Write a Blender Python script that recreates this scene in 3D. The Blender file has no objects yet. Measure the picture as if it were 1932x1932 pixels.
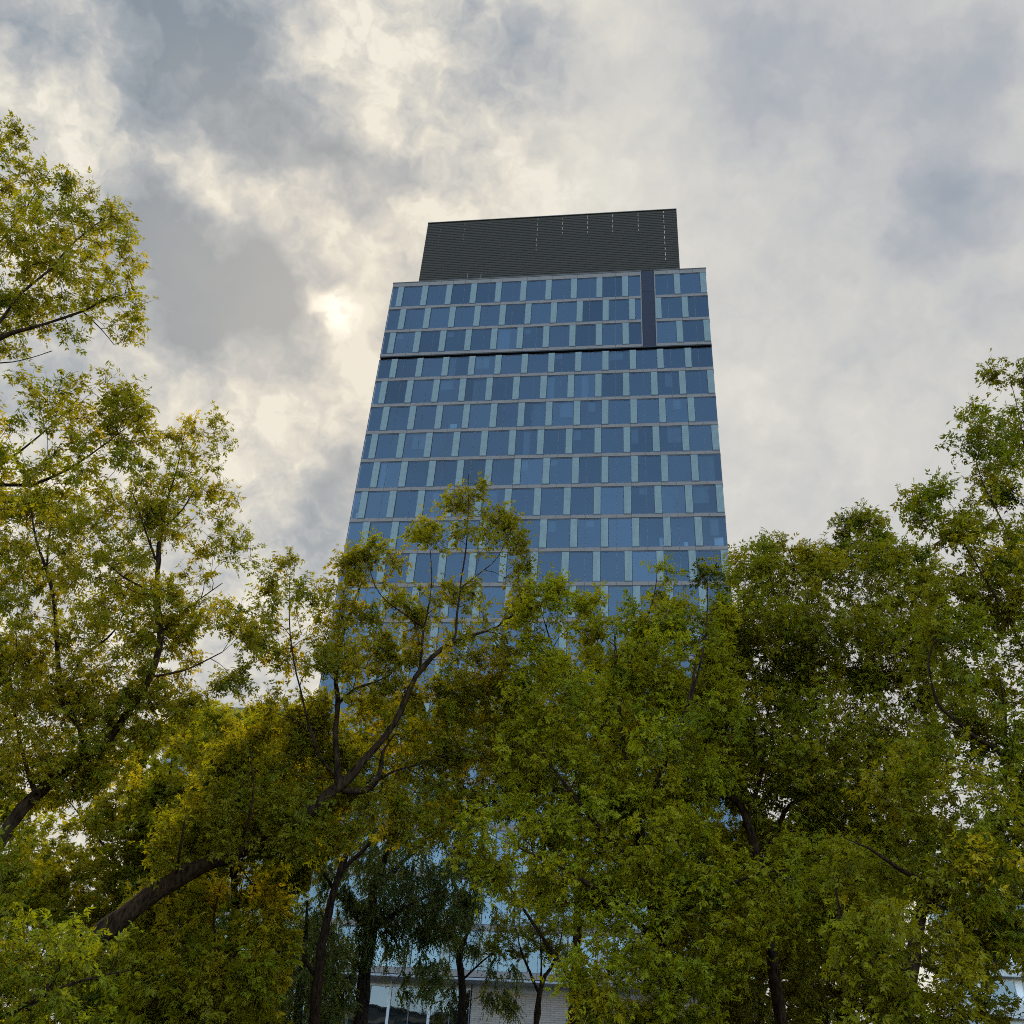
import bpy, math, random
import numpy as np
from mathutils import Vector, Matrix

random.seed(7)
RNG = np.random.default_rng(11)
scene = bpy.context.scene
COL = scene.collection
R = math.radians

# ------------------------------------------------------------------ camera
PITCH, ROLL = R(34.02), R(4.045)
FPX = 3580.0 / 3840.0
EYE = np.array([0.0, 0.0, 1.6])
FW = np.array([0.0, math.cos(PITCH), math.sin(PITCH)])
_r = np.array([1.0, 0.0, 0.0]); _u = np.cross(_r, FW)
RT = math.cos(ROLL) * _r + math.sin(ROLL) * _u
UP = -math.sin(ROLL) * _r + math.cos(ROLL) * _u

def ray(u, v):
    """direction of sight for a point measured on the photo at 1932 px"""
    d = FW * (FPX * 1932) + RT * (u - 966.0) - UP * (v - 966.0)
    return d / np.linalg.norm(d)

def at(u, v, Y):
    d = ray(u, v)
    return EYE + d * (Y / d[1])

cam_d = bpy.data.cameras.new("camera")
cam = bpy.data.objects.new("camera", cam_d); COL.objects.link(cam)
cam_d.sensor_width = 36.0; cam_d.lens = 36.0 * FPX
cam_d.clip_start = 0.1; cam_d.clip_end = 6000
M = Matrix(((RT[0], UP[0], -FW[0], EYE[0]), (RT[1], UP[1], -FW[1], EYE[1]),
            (RT[2], UP[2], -FW[2], EYE[2]), (0, 0, 0, 1)))
cam.matrix_world = M
scene.camera = cam

# ------------------------------------------------------------------ materials
def new_mat(name):
    m = bpy.data.materials.new(name); m.use_nodes = True
    nt = m.node_tree; nt.nodes.clear()
    out = nt.nodes.new("ShaderNodeOutputMaterial")
    return m, nt, out

def N(nt, t, **kw):
    n = nt.nodes.new(t)
    for k, v in kw.items():
        if k in n.inputs: n.inputs[k].default_value = v
        else: setattr(n, k, v)
    return n

def plain(name, color, rough=0.6, metal=0.0, var=0.12, scale=3.0, spec=0.5, bump=0.0, bscale=20.0):
    m, nt, out = new_mat(name)
    b = N(nt, "ShaderNodeBsdfPrincipled", Roughness=rough, Metallic=metal)
    b.inputs["Specular IOR Level"].default_value = spec
    tc = N(nt, "ShaderNodeTexCoord")
    no = N(nt, "ShaderNodeTexNoise", Scale=scale, Detail=5.0)
    nt.links.new(tc.outputs["Object"], no.inputs["Vector"])
    mr = N(nt, "ShaderNodeMapRange"); mr.inputs[1].default_value = 0.3; mr.inputs[2].default_value = 0.7
    mr.inputs[3].default_value = 1 - var; mr.inputs[4].default_value = 1 + var
    nt.links.new(no.outputs["Fac"], mr.inputs[0])
    mx = N(nt, "ShaderNodeVectorMath", operation="SCALE"); mx.inputs[0].default_value = color
    nt.links.new(mr.outputs[0], mx.inputs["Scale"])
    nt.links.new(mx.outputs[0], b.inputs["Base Color"])
    if bump:
        n2 = N(nt, "ShaderNodeTexNoise", Scale=bscale, Detail=6.0)
        nt.links.new(tc.outputs["Object"], n2.inputs["Vector"])
        bp = N(nt, "ShaderNodeBump", Strength=bump, Distance=0.03)
        nt.links.new(n2.outputs["Fac"], bp.inputs["Height"]); nt.links.new(bp.outputs[0], b.inputs["Normal"])
    nt.links.new(b.outputs[0], out.inputs[0])
    return m

def glass_mat(name, refl, tint, trans):
    m, nt, out = new_mat(name)
    tr = N(nt, "ShaderNodeBsdfTransparent"); tr.inputs[0].default_value = (*trans, 1)
    gl = N(nt, "ShaderNodeBsdfGlossy", Roughness=0.015); gl.inputs[0].default_value = (*tint, 1)
    # each pane sits a touch out of true, as glazing does
    geo = N(nt, "ShaderNodeNewGeometry")
    tc = N(nt, "ShaderNodeTexCoord")
    no = N(nt, "ShaderNodeTexNoise", Scale=0.35, Detail=2.0)
    nt.links.new(tc.outputs["Object"], no.inputs["Vector"])
    bp = N(nt, "ShaderNodeBump", Strength=0.25, Distance=0.06)
    nt.links.new(no.outputs["Fac"], bp.inputs["Height"]); nt.links.new(bp.outputs[0], gl.inputs["Normal"])
    mr = N(nt, "ShaderNodeMapRange"); mr.inputs[3].default_value = refl * 0.80; mr.inputs[4].default_value = refl * 1.20
    oi = N(nt, "ShaderNodeObjectInfo")
    ad = N(nt, "ShaderNodeMath", operation="ADD"); fr = N(nt, "ShaderNodeMath", operation="FRACT")
    nt.links.new(geo.outputs["Random Per Island"], ad.inputs[0]); nt.links.new(oi.outputs["Random"], ad.inputs[1])
    nt.links.new(ad.outputs[0], fr.inputs[0]); nt.links.new(fr.outputs[0], mr.inputs[0])
    mx = N(nt, "ShaderNodeMixShader")
    nt.links.new(mr.outputs[0], mx.inputs[0])
    nt.links.new(tr.outputs[0], mx.inputs[1]); nt.links.new(gl.outputs[0], mx.inputs[2])
    nt.links.new(mx.outputs[0], out.inputs[0])
    return m

def frit_mat():
    """mint fritted glass: a fine white dot grid on green-grey"""
    m, nt, out = new_mat("fritted_panel")
    b = N(nt, "ShaderNodeBsdfPrincipled", Roughness=0.25)
    tc = N(nt, "ShaderNodeTexCoord")
    br = N(nt, "ShaderNodeTexBrick", offset=0.0, squash=1.0)
    br.inputs["Color1"].default_value = (0.112, 0.138, 0.108, 1); br.inputs["Color2"].default_value = (0.098, 0.124, 0.098, 1)
    br.inputs["Mortar"].default_value = (0.040, 0.054, 0.046, 1)
    br.inputs["Scale"].default_value = 1.0; br.inputs["Mortar Size"].default_value = 0.012
    br.inputs["Brick Width"].default_value = 0.101; br.inputs["Row Height"].default_value = 0.101
    sx = N(nt, "ShaderNodeSeparateXYZ"); cx = N(nt, "ShaderNodeCombineXYZ")
    nt.links.new(tc.outputs["Object"], sx.inputs[0])
    nt.links.new(sx.outputs[0], cx.inputs[0]); nt.links.new(sx.outputs[2], cx.inputs[1])
    nt.links.new(cx.outputs[0], br.inputs["Vector"])
    nt.links.new(br.outputs["Color"], b.inputs["Base Color"])
    nt.links.new(b.outputs[0], out.inputs[0])
    return m

def brick_mat():
    m, nt, out = new_mat("pale_brick")
    b = N(nt, "ShaderNodeBsdfPrincipled", Roughness=0.85)
    tc = N(nt, "ShaderNodeTexCoord")
    br = N(nt, "ShaderNodeTexBrick", offset=0.5)
    br.inputs["Color1"].default_value = (0.17, 0.13, 0.095, 1); br.inputs["Color2"].default_value = (0.14, 0.108, 0.08, 1)
    br.inputs["Mortar"].default_value = (0.085, 0.068, 0.055, 1)
    br.inputs["Scale"].default_value = 1.0; br.inputs["Mortar Size"].default_value = 0.02
    br.inputs["Brick Width"].default_value = 0.6; br.inputs["Row Height"].default_value = 0.14
    sx = N(nt, "ShaderNodeSeparateXYZ"); cx = N(nt, "ShaderNodeCombineXYZ")
    nt.links.new(tc.outputs["Object"], sx.inputs[0])
    nt.links.new(sx.outputs[0], cx.inputs[0]); nt.links.new(sx.outputs[2], cx.inputs[1])
    nt.links.new(cx.outputs[0], br.inputs["Vector"])
    nt.links.new(br.outputs["Color"], b.inputs["Base Color"])
    nt.links.new(b.outputs[0], out.inputs[0])
    return m

def bark_mat(name, dark, light):
    m, nt, out = new_mat(name)
    b = N(nt, "ShaderNodeBsdfPrincipled", Roughness=0.95); b.inputs["Specular IOR Level"].default_value = 0.05
    tc = N(nt, "ShaderNodeTexCoord")
    mp = N(nt, "ShaderNodeMapping"); mp.inputs["Scale"].default_value = (9, 9, 2.2)
    nt.links.new(tc.outputs["Object"], mp.inputs[0])
    no = N(nt, "ShaderNodeTexNoise", Scale=1.6, Detail=7.0, Roughness=0.65)
    nt.links.new(mp.outputs[0], no.inputs["Vector"])
    cr = N(nt, "ShaderNodeValToRGB")
    cr.color_ramp.elements[0].position = 0.35; cr.color_ramp.elements[0].color = (*dark, 1)
    cr.color_ramp.elements[1].position = 0.7; cr.color_ramp.elements[1].color = (*light, 1)
    nt.links.new(no.outputs["Fac"], cr.inputs[0]); nt.links.new(cr.outputs[0], b.inputs["Base Color"])
    bp = N(nt, "ShaderNodeBump", Strength=0.8, Distance=0.05)
    nt.links.new(no.outputs["Fac"], bp.inputs["Height"]); nt.links.new(bp.outputs[0], b.inputs["Normal"])
    nt.links.new(b.outputs[0], out.inputs[0])
    return m

def leaf_mat():
    m, nt, out = new_mat("leaf")
    a = N(nt, "ShaderNodeAttribute", attribute_name="leaf_tint")
    di = N(nt, "ShaderNodeBsdfDiffuse")
    tl = N(nt, "ShaderNodeBsdfTranslucent")
    gl = N(nt, "ShaderNodeBsdfGlossy", Roughness=0.45); gl.inputs[0].default_value = (0.8, 0.85, 0.8, 1)
    mul = N(nt, "ShaderNodeVectorMath", operation="MULTIPLY"); mul.inputs[1].default_value = (1.45, 1.45, 0.7)
    nt.links.new(a.outputs["Color"], mul.inputs[0])
    nt.links.new(a.outputs["Color"], di.inputs[0]); nt.links.new(mul.outputs[0], tl.inputs[0])
    mx = N(nt, "ShaderNodeMixShader"); mx.inputs[0].default_value = 0.46
    nt.links.new(di.outputs[0], mx.inputs[1]); nt.links.new(tl.outputs[0], mx.inputs[2])
    m2 = N(nt, "ShaderNodeMixShader"); m2.inputs[0].default_value = 0.006
    nt.links.new(mx.outputs[0], m2.inputs[1]); nt.links.new(gl.outputs[0], m2.inputs[2])
    nt.links.new(m2.outputs[0], out.inputs[0])
    return m

MAT = dict(
    band=plain("stone_band", (0.098, 0.078, 0.061), 0.7, var=0.10, scale=0.9),
    joint=plain("dark_joint", (0.012, 0.013, 0.016), 0.6),
    glass=glass_mat("window_glass", 0.066, (0.76, 0.96, 1.0), (0.26, 0.32, 0.36)),
    lobby=glass_mat("lobby_glass", 0.038, (0.9, 0.97, 1.0), (0.30, 0.36, 0.38)),
    frame=plain("window_frame", (0.02, 0.022, 0.027), 0.45),
    frit=frit_mat(),
    louvre=plain("louvre_metal", (0.028, 0.022, 0.0145), 0.7, var=0.04, spec=0.15),
    strip=plain("dark_cladding", (0.008, 0.006, 0.0085), 0.35, var=0.05, scale=0.5, spec=0.2),
    ceil=plain("ceiling", (0.22, 0.22, 0.22), 0.8),
    inner=plain("inner_wall", (0.05, 0.055, 0.06), 0.8),
    brick=brick_mat(),
    white=plain("white_metal", (0.24, 0.23, 0.21), 0.5, var=0.06),
    soffit=plain("soffit", (0.14, 0.14, 0.14), 0.7),
    plaster=plain("pale_plaster", (0.55, 0.55, 0.53), 0.8, var=0.08, scale=0.6),
    roof=plain("roof_edge", (0.055, 0.048, 0.04), 0.7),
    bark=bark_mat("bark", (0.004, 0.0022, 0.0012), (0.050, 0.027, 0.013)),
    birchbark=bark_mat("birch_bark", (0.005, 0.0035, 0.002), (0.05, 0.034, 0.022)),
    leaf=leaf_mat(),
    grass=plain("lawn_soil", (0.045, 0.060, 0.018), 0.95, var=0.35, scale=1.5, bump=0.6),
    paving=plain("paving_stone", (0.30, 0.29, 0.27), 0.9, var=0.12, scale=1.2),
    blind=plain("blind_fabric", (0.16, 0.17, 0.17), 0.9),
    board=plain("pale_board", (0.62, 0.70, 0.70), 0.5, var=0.03),
    pipe=plain("grey_pipe", (0.25, 0.25, 0.25), 0.5),
)

# ------------------------------------------------------------------ object helpers
def link(o, parent=None):
    COL.objects.link(o)
    if parent: o.parent = parent
    return o

def tag(o, label=None, cat=None, group=None, kind=None):
    if label: o["label"] = label
    if cat: o["category"] = cat
    if group: o["group"] = group
    if kind: o["kind"] = kind
    return o

def empty(name, loc, rz=0.0):
    o = bpy.data.objects.new(name, None); o.location = loc; o.rotation_euler = (0, 0, rz)
    o.empty_display_size = 0.5
    return link(o)

class MB:
    """gathers boxes and quads into ONE mesh"""
    def __init__(self): self.v = []; self.f = []; self.m = []; self.mats = []
    def mi(self, mat):
        if mat not in self.mats: self.mats.append(mat)
        return self.mats.index(mat)
    def box(self, x0, x1, y0, y1, z0, z1, mat):
        b = len(self.v); k = self.mi(mat)
        self.v += [(x0, y0, z0), (x1, y0, z0), (x1, y1, z0), (x0, y1, z0), (x0, y0, z1), (x1, y0, z1), (x1, y1, z1), (x0, y1, z1)]
        for f in ((0, 3, 2, 1), (4, 5, 6, 7), (0, 1, 5, 4), (1, 2, 6, 5), (2, 3, 7, 6), (3, 0, 4, 7)):
            self.f.append(tuple(b + i for i in f)); self.m.append(k)
        return self
    def quad(self, pts, mat):
        b = len(self.v); k = self.mi(mat)
        self.v += list(pts); self.f.append((b, b + 1, b + 2, b + 3)); self.m.append(k)
        return self
    def build(self, name, parent=None):
        me = bpy.data.meshes.new(name); me.from_pydata(self.v, [], self.f)
        for m in self.mats: me.materials.append(MAT[m])
        me.polygons.foreach_set("material_index", self.m); me.update()
        return link(bpy.data.objects.new(name, me), parent)

# ------------------------------------------------------------------ ground
g = MB(); g.quad([(-2500, -2500, 0), (2500, -2500, 0), (2500, 2500, 0), (-2500, 2500, 0)], "grass")
tag(g.build("ground"), kind="structure")
pv = MB(); pv.quad([(-60, 62, 0.004), (60, 43, 0.004), (63, 68, 0.004), (-57, 87, 0.004)], "paving")
tag(pv.build("pavement"), kind="structure")

# ------------------------------------------------------------------ the tower
TH = R(8.907); CX, CY = -15.509, 77.173
H = 3.6; MOD = 0.7079; NM = 50; W = MOD * NM; DEP = 22.0
Z4 = 69.154
def zb(k):                       # underside of the stone band below window row k
    if k == 0: return 83.60
    if k == 20: return 12.02
    return Z4 + (4 - k) * H if k >= 4 else Z4 + {3: 3.58, 2: 7.17, 1: 10.79}[k]
BH = 0.42
def zt(k):                       # top of that band
    return 84.24 if k == 0 else zb(k) + (BH if k < 20 else 0.45)
tower = empty("office_tower", (CX, CY, 0), -TH)
tag(tower, "tall office tower of blue glass with pale stripes and a dark louvred top", "office tower")

S0, S1 = 40 * MOD, 42 * MOD      # dark vertical strip on the top three rows
def segs(k):
    """(first module, last module, is panel) from left to right"""
    o = 1 if k % 2 else 2
    out = []; run = 0
    for j in range(NM + 1):
        stop = j == NM
        isp = (j % 4 == o) and not stop
        instrip = k <= 3 and j in (40, 41)
        if isp or instrip or stop:
            if run is not None and j > run: out.append((run, j, False))
            if isp and not instrip: out.append((j, j + 1, True))
            run = j + 1
    return out

rest_win, rest_pan = MB(), MB()
def window_shape(mb, a, b, z0, z1, k, pa):
    x0, x1 = a * MOD, b * MOD
    mb.quad([(x0 + .03, 0.02, z0), (x1 - .03, 0.02, z0), (x1 - .03, 0.02, z1), (x0 + .03, 0.02, z1)], "glass")
    mb.box(x0, x0 + .03, -.02, .12, z0, z1, "frame"); mb.box(x1 - .03, x1, -.02, .12, z0, z1, "frame")
    mb.box(x0 + .03, x1 - .03, -.015, .10, z0, z0 + .05, "frame"); mb.box(x0 + .03, x1 - .03, .0, .10, z1 - .05, z1, "frame")
    if b - a == 3:
        mx = x0 + (2 if k % 2 else 1) * MOD
        mb.box(mx - .018, mx + .018, -.005, .10, z0 + .05, z1 - .05, "frame")
    elif b - a == 2 and k % 2 == 0 and a == 0:
        pass
def panel_shape(mb, a, z0, z1):
    x0, x1 = a * MOD + .02, (a + 1) * MOD - .02
    mb.quad([(x0 + .012, -.085, z0 + .06), (x1 - .012, -.085, z0 + .06), (x1 - .012, -.085, z1 - .02), (x0 + .012, -.085, z1 - .02)], "frit")
    mb.box(x0, x1, -.08, .12, z0 - .03, z1, "frame")

full = set(range(4, 11))
n_w = n_p = 0
for k in range(1, 21):
    z0 = zt(k); z1 = zb(k - 1) - 0.03
    if k == 4: z1 = 72.30
    for a, b, isp in segs(k):
        own = (k in full) or (k == 3 and a < 26)
        if isp:
            if own and n_p < 100:
                mb = MB(); panel_shape(mb, a, z0, z1); mb.build("panel", tower); n_p += 1
            else: panel_shape(rest_pan, a, z0, z1)
        else:
            if own and n_w < 100:
                mb = MB(); window_shape(mb, a, b, z0, z1, k, tower); wn = mb.build("window", tower); n_w += 1
                if random.random() < .30:
                    wa = a * MOD + .05 + (random.choice((0, 1)) * MOD if b - a == 3 else 0); wb = min(wa + MOD * random.choice((1, 1, 2)), b * MOD - .05)
                    mb = MB(); zl = z1 - (z1 - z0) * random.choice((.25, .4, .6, .97)); mb.box(wa, wb, .18, .19, zl, z1 - .06, "blind")
                    mb.box(wa, wb, .17, .20, zl - .03, zl, "frame"); mb.build("blind", wn)
            else: window_shape(rest_win, a, b, z0, z1, k, tower)
tag(rest_win.build("window", tower), kind="stuff")
tag(rest_pan.build("panel", tower), kind="stuff")

for k in range(0, 21):
    mb = MB()
    z0, z1 = zb(k), zt(k)
    parts = [(0.0, S0), (S1, W)] if k <= 3 else [(0.0, W)]
    fy = -0.05 if k < 20 else -0.22
    for x0, x1 in parts:
        # stone pieces two modules long with fine open joints
        nj = max(1, round((x1 - x0) / (2 * MOD))); st = (x1 - x0) / nj
        for j in range(nj):
            mb.box(x0 + j * st + (.012 if j else 0), x0 + (j + 1) * st - (.012 if j < nj - 1 else 0), fy + random.uniform(-.004, .004), .10, z0 + .03, z1 - .02, "band")
        mb.box(x0 + .01, x1 - .01, -.005, .30, z0 - .03, z1 + .0, "joint")
        if k == 0:
            mb.box(x0 - .05, x1 + .05, -.09, .5, z1, z1 + .10, "roof")
        if k <= 3 and k > 0 or k == 0:
            pass
    mb.build("floor_band", tower)
# thin light reveals beside the dark strip
mb = MB()
for x in (S0 - .10, S1): mb.box(x, x + .10, -.07, .12, zb(3), 84.30, "band")
mb.build("reveal", tower)
mb = MB(); mb.box(S0, S1, .06, .3, zb(3) - .03, 84.34, "strip")
for z in np.arange(zb(3) + 1.2, 84, 1.8): mb.box(S0 + .002, S1 - .002, .045, .06, z, z + .02, "joint")
mb.build("dark_strip", tower)
mb = MB()                        # shadow gap between the top block and the shaft
mb.box(0.22, W - 0.22, .35, 1.0, 72.30, zb(3), "strip"); mb.box(.05, W - .05, .0, .9, 72.24, 72.30, "frame")
mb.box(.02, W - .02, .0, .349, zb(3) - .06, zb(3) - .035, "joint")
mb.build("shadow_gap", tower)

# inside: slabs, core
for k in range(0, 21):
    mb = MB(); mb.box(.15, W - .15, .32, DEP - .3, zb(k) + .05, zt(k) - .05, "ceil"); mb.build("floor_slab", tower)
mb = MB(); mb.box(4.0, W - 4.0, 5.0, 15.0, 0, 84.0, "inner"); mb.build("core_wall", tower)
# flanks and back
for name, x0, x1 in (("side_wall", 0.0, .10), ("side_wall", W - .10, W)):
    mb = MB()
    mb.box(x0, x1, .32, DEP, 12.0, 84.1, "strip")
    for k in range(20):
        xa, xb = (x0 - .06, x0 - .002) if x0 == 0 else (x1 + .002, x1 + .06)
        mb.box(xa, xb, .34, DEP, zb(k) + .03, zt(k) - .02, "band")
    mb.build(name, tower)
mb = MB(); mb.box(0, W, DEP, DEP + .3, 0, 84.1, "strip"); mb.build("back_wall", tower)
mb = MB(); mb.box(.1, W - .1, .31, DEP - .01, 83.9, 84.12, "roof"); mb.build("roof", tower)

# louvred screen standing 2 m behind the parapet: panels with open joints
LX0, LX1, LY, LZ1 = 2.27, 32.76, 2.0, 97.09
cuts = [3.97, 6.97, 10.0, 13.02, 16.03, 19.08, 22.1, 25.12, 28.16, 31.2]
mb = MB()
xs = [LX0] + cuts + [LX1]
opn = {3.97: 8.0, 6.97: 3.4, 10.0: .7, 13.02: 0, 16.03: 6.0, 19.08: 3.2, 22.1: 3.3, 25.12: 3.3, 28.16: 3.4, 31.2: 8.7}
for i in range(len(xs) - 1):
    a = xs[i] + (.011 if i else 0); b = xs[i + 1] - (.011 if i < len(xs) - 2 else 0)
    mb.box(a, b, LY + .06, LY + .12, 84.12, LZ1, "louvre")
    z = 84.3
    while z < LZ1 - .2:
        mb.quad([(a, LY + .02, z), (b, LY + .02, z), (b, LY + .06, z + .16), (a, LY + .06, z + .16)], "louvre")
        mb.quad([(a, LY + .02, z + .05), (b, LY + .02, z + .05), (b, LY + .02, z), (a, LY + .02, z)], "louvre")
        z += .30
for c in cuts:                   # the joints are closed below and bridged by clips
    z = 84.12
    top = LZ1 - opn[c]
    if top > z: mb.box(c - .011, c + .011, LY + .07, LY + .11, z, top, "louvre")
    z = top + .35
    while z < LZ1 - .1:
        mb.box(c - .011, c + .011, LY + .07, LY + .11, z, z + .35, "louvre"); z += .95
mb.box(LX0, LX1, LY - .08, LY + .16, LZ1, LZ1 + .10, "roof")
for x in (LX0, LX1 - .1):
    mb.box(x, x + .1, LY + .13, 18, 84.12, LZ1, "louvre")
mb.box(LX0 + .1, LX1 - .1, 17.9, 18, 84.12, LZ1 - 8.0, "louvre")
mb.build("louvre_screen", tower)
for x in (8.3, 9.9):
    mb = MB(); mb.box(x - .035, x + .035, 1.2, 1.27, 84.1, 86.6, "roof"); mb.box(x - .06, x + .06, 1.17, 1.30, 86.6, 86.68, "roof")
    mb.build("vent_pipe", tower)

# foot of the tower: soffit, lobby glass, pale brick
mb = MB(); mb.box(0, W, -.2, 2.2, 11.86, 12.0, "soffit"); mb.build("soffit", tower)
LB = 1.8
mb = MB()
mb.box(14.98, W, LB, LB + .3, 0, 11.45, "brick"); mb.box(14.98, W, LB + .01, LB + .3, 11.45, 11.86, "soffit")
mb.build("brick_wall", tower)
def lobby(x0, x1):
    mb = MB(); mb.quad([(x0, LB + .05, 0), (x1, LB + .05, 0), (x1, LB + .05, 11.45), (x0, LB + .05, 11.45)], "lobby")
    mb.box(x0, x1, LB - .05, LB + .2, 11.45, 11.60, "white")
    mb.box(x0, x1, LB + .02, LB + .2, 11.60, 11.86, "soffit")
    for x in (x0 + .03, (x0 + x1) / 2, x1 - .03): mb.box(x - .03, x + .03, LB - .02, LB + .2, 0, 11.45, "frame")
    for z in (3.2, 7.4): mb.box(x0, x1, LB - .01, LB + .15, z, z + .06, "frame")
    return mb.build("lobby_window", tower)
for a in (0.1, 3.05, 6.0, 9.0, 12.0): lobby(a, a + 2.9)
for x in (8.95, 11.95):
    mb = MB(); mb.box(x - .10, x + .10, LB - .06, LB + .3, 0, 11.86, "white"); mb.build("pier", tower)

# low wing on the left of the tower
wing = empty("office_wing", (CX, CY, 0), -TH)
tag(wing, "low office block behind the trees left of the tower, with a dark roof edge", "building")
WX0, WX1, WZ, WY = -18.0, -0.6, 36.2, 10.0
mb = MB(); mb.box(WX0, WX1, WY + .25, WY + 16, 0, WZ - .9, "inner"); mb.build("wall", wing)
mb = MB(); mb.box(WX0 - .3, WX1, WY - .35, WY + 16.2, WZ - .9, WZ, "roof"); mb.build("roof", wing)
for k in range(9):
    z0 = WZ - .9 - 3.6 * (k + 1)
    mb = MB(); mb.box(WX0, WX1, WY - .05, WY + .24, z0, z0 + .45, "band"); mb.build("floor_band", wing)
    x = WX0 + (0.7 if k % 2 else 1.4)
    x0 = WX0
    while x0 < WX1 - .1:
        xe = min(x, WX1)
        mb = MB(); mb.quad([(x0, WY + .1, z0 + .45), (xe, WY + .1, z0 + .45), (xe, WY + .1, z0 + 3.6), (x0, WY + .1, z0 + 3.6)], "glass")
        mb.box(xe - .05, xe, WY, WY + .2, z0 + .45, z0 + 3.6, "frame"); mb.build("window", wing)
        if xe < WX1 - .1:
            mb = MB(); mb.quad([(xe, WY - .02, z0 + .45), (xe + .71, WY - .02, z0 + .45), (xe + .71, WY - .02, z0 + 3.6), (xe, WY - .02, z0 + 3.6)], "frit")
            mb.box(xe, xe + .71, WY - .01, WY + .2, z0 + .45, z0 + 3.6, "frame"); mb.build("panel", wing)
        x0 = xe + .71; x = x0 + 2.12

# pale block far right, seen in slivers through the leaves
blk = empty("apartment_block", (52.0, 88.0, 0), R(-14))
tag(blk, "pale banded apartment block glimpsed through leaves at the lower right", "building")
mb = MB(); mb.box(-12, 16, .3, 14, 0, 27, "plaster"); mb.build("wall", blk)
mb = MB(); mb.box(-12.4, 16.4, -.1, 14.2, 27, 27.5, "roof"); mb.build("roof", blk)
for k in range(8):
    z0 = 1.0 + k * 3.2
    mb = MB(); mb.box(-12, 16, -1.0, .29, z0, z0 + 1.05, "white"); mb.build("balcony", blk)
    for j in range(9):
        x = -11.3 + j * 3.05
        mb = MB(); mb.quad([(x, .27, z0 + 1.1), (x + 2.3, .27, z0 + 1.1), (x + 2.3, .27, z0 + 3.0), (x, .27, z0 + 3.0)], "lobby")
        mb.box(x - .06, x, .22, .299, z0 + 1.1, z0 + 3.0, "white"); mb.box(x + 2.3, x + 2.36, .22, .299, z0 + 1.1, z0 + 3.0, "white")
        mb.build("window", blk)

# the block across the street, behind the camera: it shows mirrored in the lobby glass
opp = empty("balcony_block", (-46.0, -88.0, 0), R(-8))
tag(opp, "long block with white balcony bands, mirrored in the tower's lobby glass", "building")
mb = MB(); mb.box(-45, 45, -14, -.3, 0, 29, "inner"); mb.build("wall", opp)
mb = MB(); mb.box(-45.4, 45.4, -14.2, .1, 29, 29.5, "roof"); mb.build("roof", opp)
for k in range(9):
    mb = MB()
    for j in range(9): mb.box(-44.5 + j * 10, -35.9 + j * 10, -.29, 1.0, 1.2 + k * 3.1, 2.3 + k * 3.1, "white")
    mb.build("balcony", opp)

# pale things standing behind the glass
def inside(name, label, x0, x1, z0, z1, y=0.45):
    o = empty(name, (CX, CY, 0), -TH)
    rt = Matrix.Rotation(-TH, 3, "Z") @ Vector(((x0 + x1) / 2, y, 0))
    o.location = (CX + rt.x, CY + rt.y, z0)
    w = (x1 - x0) / 2
    mb = MB(); mb.box(-w, w, 0, .05, 0, z1 - z0, "board"); mb.build("front_board", o)
    mb = MB(); mb.box(-w + .02, w - .02, .055, .30, .02, z1 - z0 - .02, "ceil"); mb.build("carcass", o)
    tag(o, label, "cabinet")
inside("cabinet", "pale tall cabinet behind glass, on a row low on the tower's right", 29.4, 30.1, zt(10) + .06, zt(10) + 1.25)
inside("cabinet", "small pale cabinet behind glass just above the trees, right of the striped panel", 31.6, 31.95, zt(10) + .05, zt(10) + .75)
inside("cabinet", "wide pale cabinet in the last window before the tower's right corner", 34.3, 35.1, zt(10) + .05, zt(10) + 1.2)
inside("cabinet", "pale cabinet behind glass midway up the tower's left half", 8.6, 9.3, zt(6) + .05, zt(6) + 1.0)
inside("cabinet", "narrow white cabinet in the corner window at the tower's left edge", .35, .6, zt(9) + .05, zt(9) + .95)

# ------------------------------------------------------------------ trees
def tube(path, rad, sides, V, F, wob=0.0):
    """adds a tapering tube along path to the vertex / face lists"""
    P = np.asarray(path, float); n = len(P)
    T = np.gradient(P, axis=0); T /= np.linalg.norm(T, axis=1)[:, None] + 1e-9
    a = np.array([0.0, 0, 1]) if abs(T[0][2]) < 0.9 else np.array([1.0, 0, 0])
    U = np.cross(T, a); U /= np.linalg.norm(U, axis=1)[:, None] + 1e-9
    B = np.cross(T, U)
    ang = np.arange(sides) * (2 * math.pi / sides)
    rr = np.asarray(rad, float)[:, None] * np.ones((1, sides))
    if wob: rr = rr * (1 + wob * RNG.standard_normal((n, sides)))
    ring = P[:, None, :] + rr[..., None] * (U[:, None, :] * np.cos(ang)[None, :, None] + B[:, None, :] * np.sin(ang)[None, :, None])
    b = sum(len(x) for x in V)
    V.append(ring.reshape(-1, 3))
    i = np.arange(n - 1)[:, None] * sides; j = np.arange(sides)[None, :]; j2 = (j + 1) % sides
    F.append((b + np.stack([i + j, i + j2, i + sides + j2, i + sides + j], -1)).reshape(-1, 4))

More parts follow.
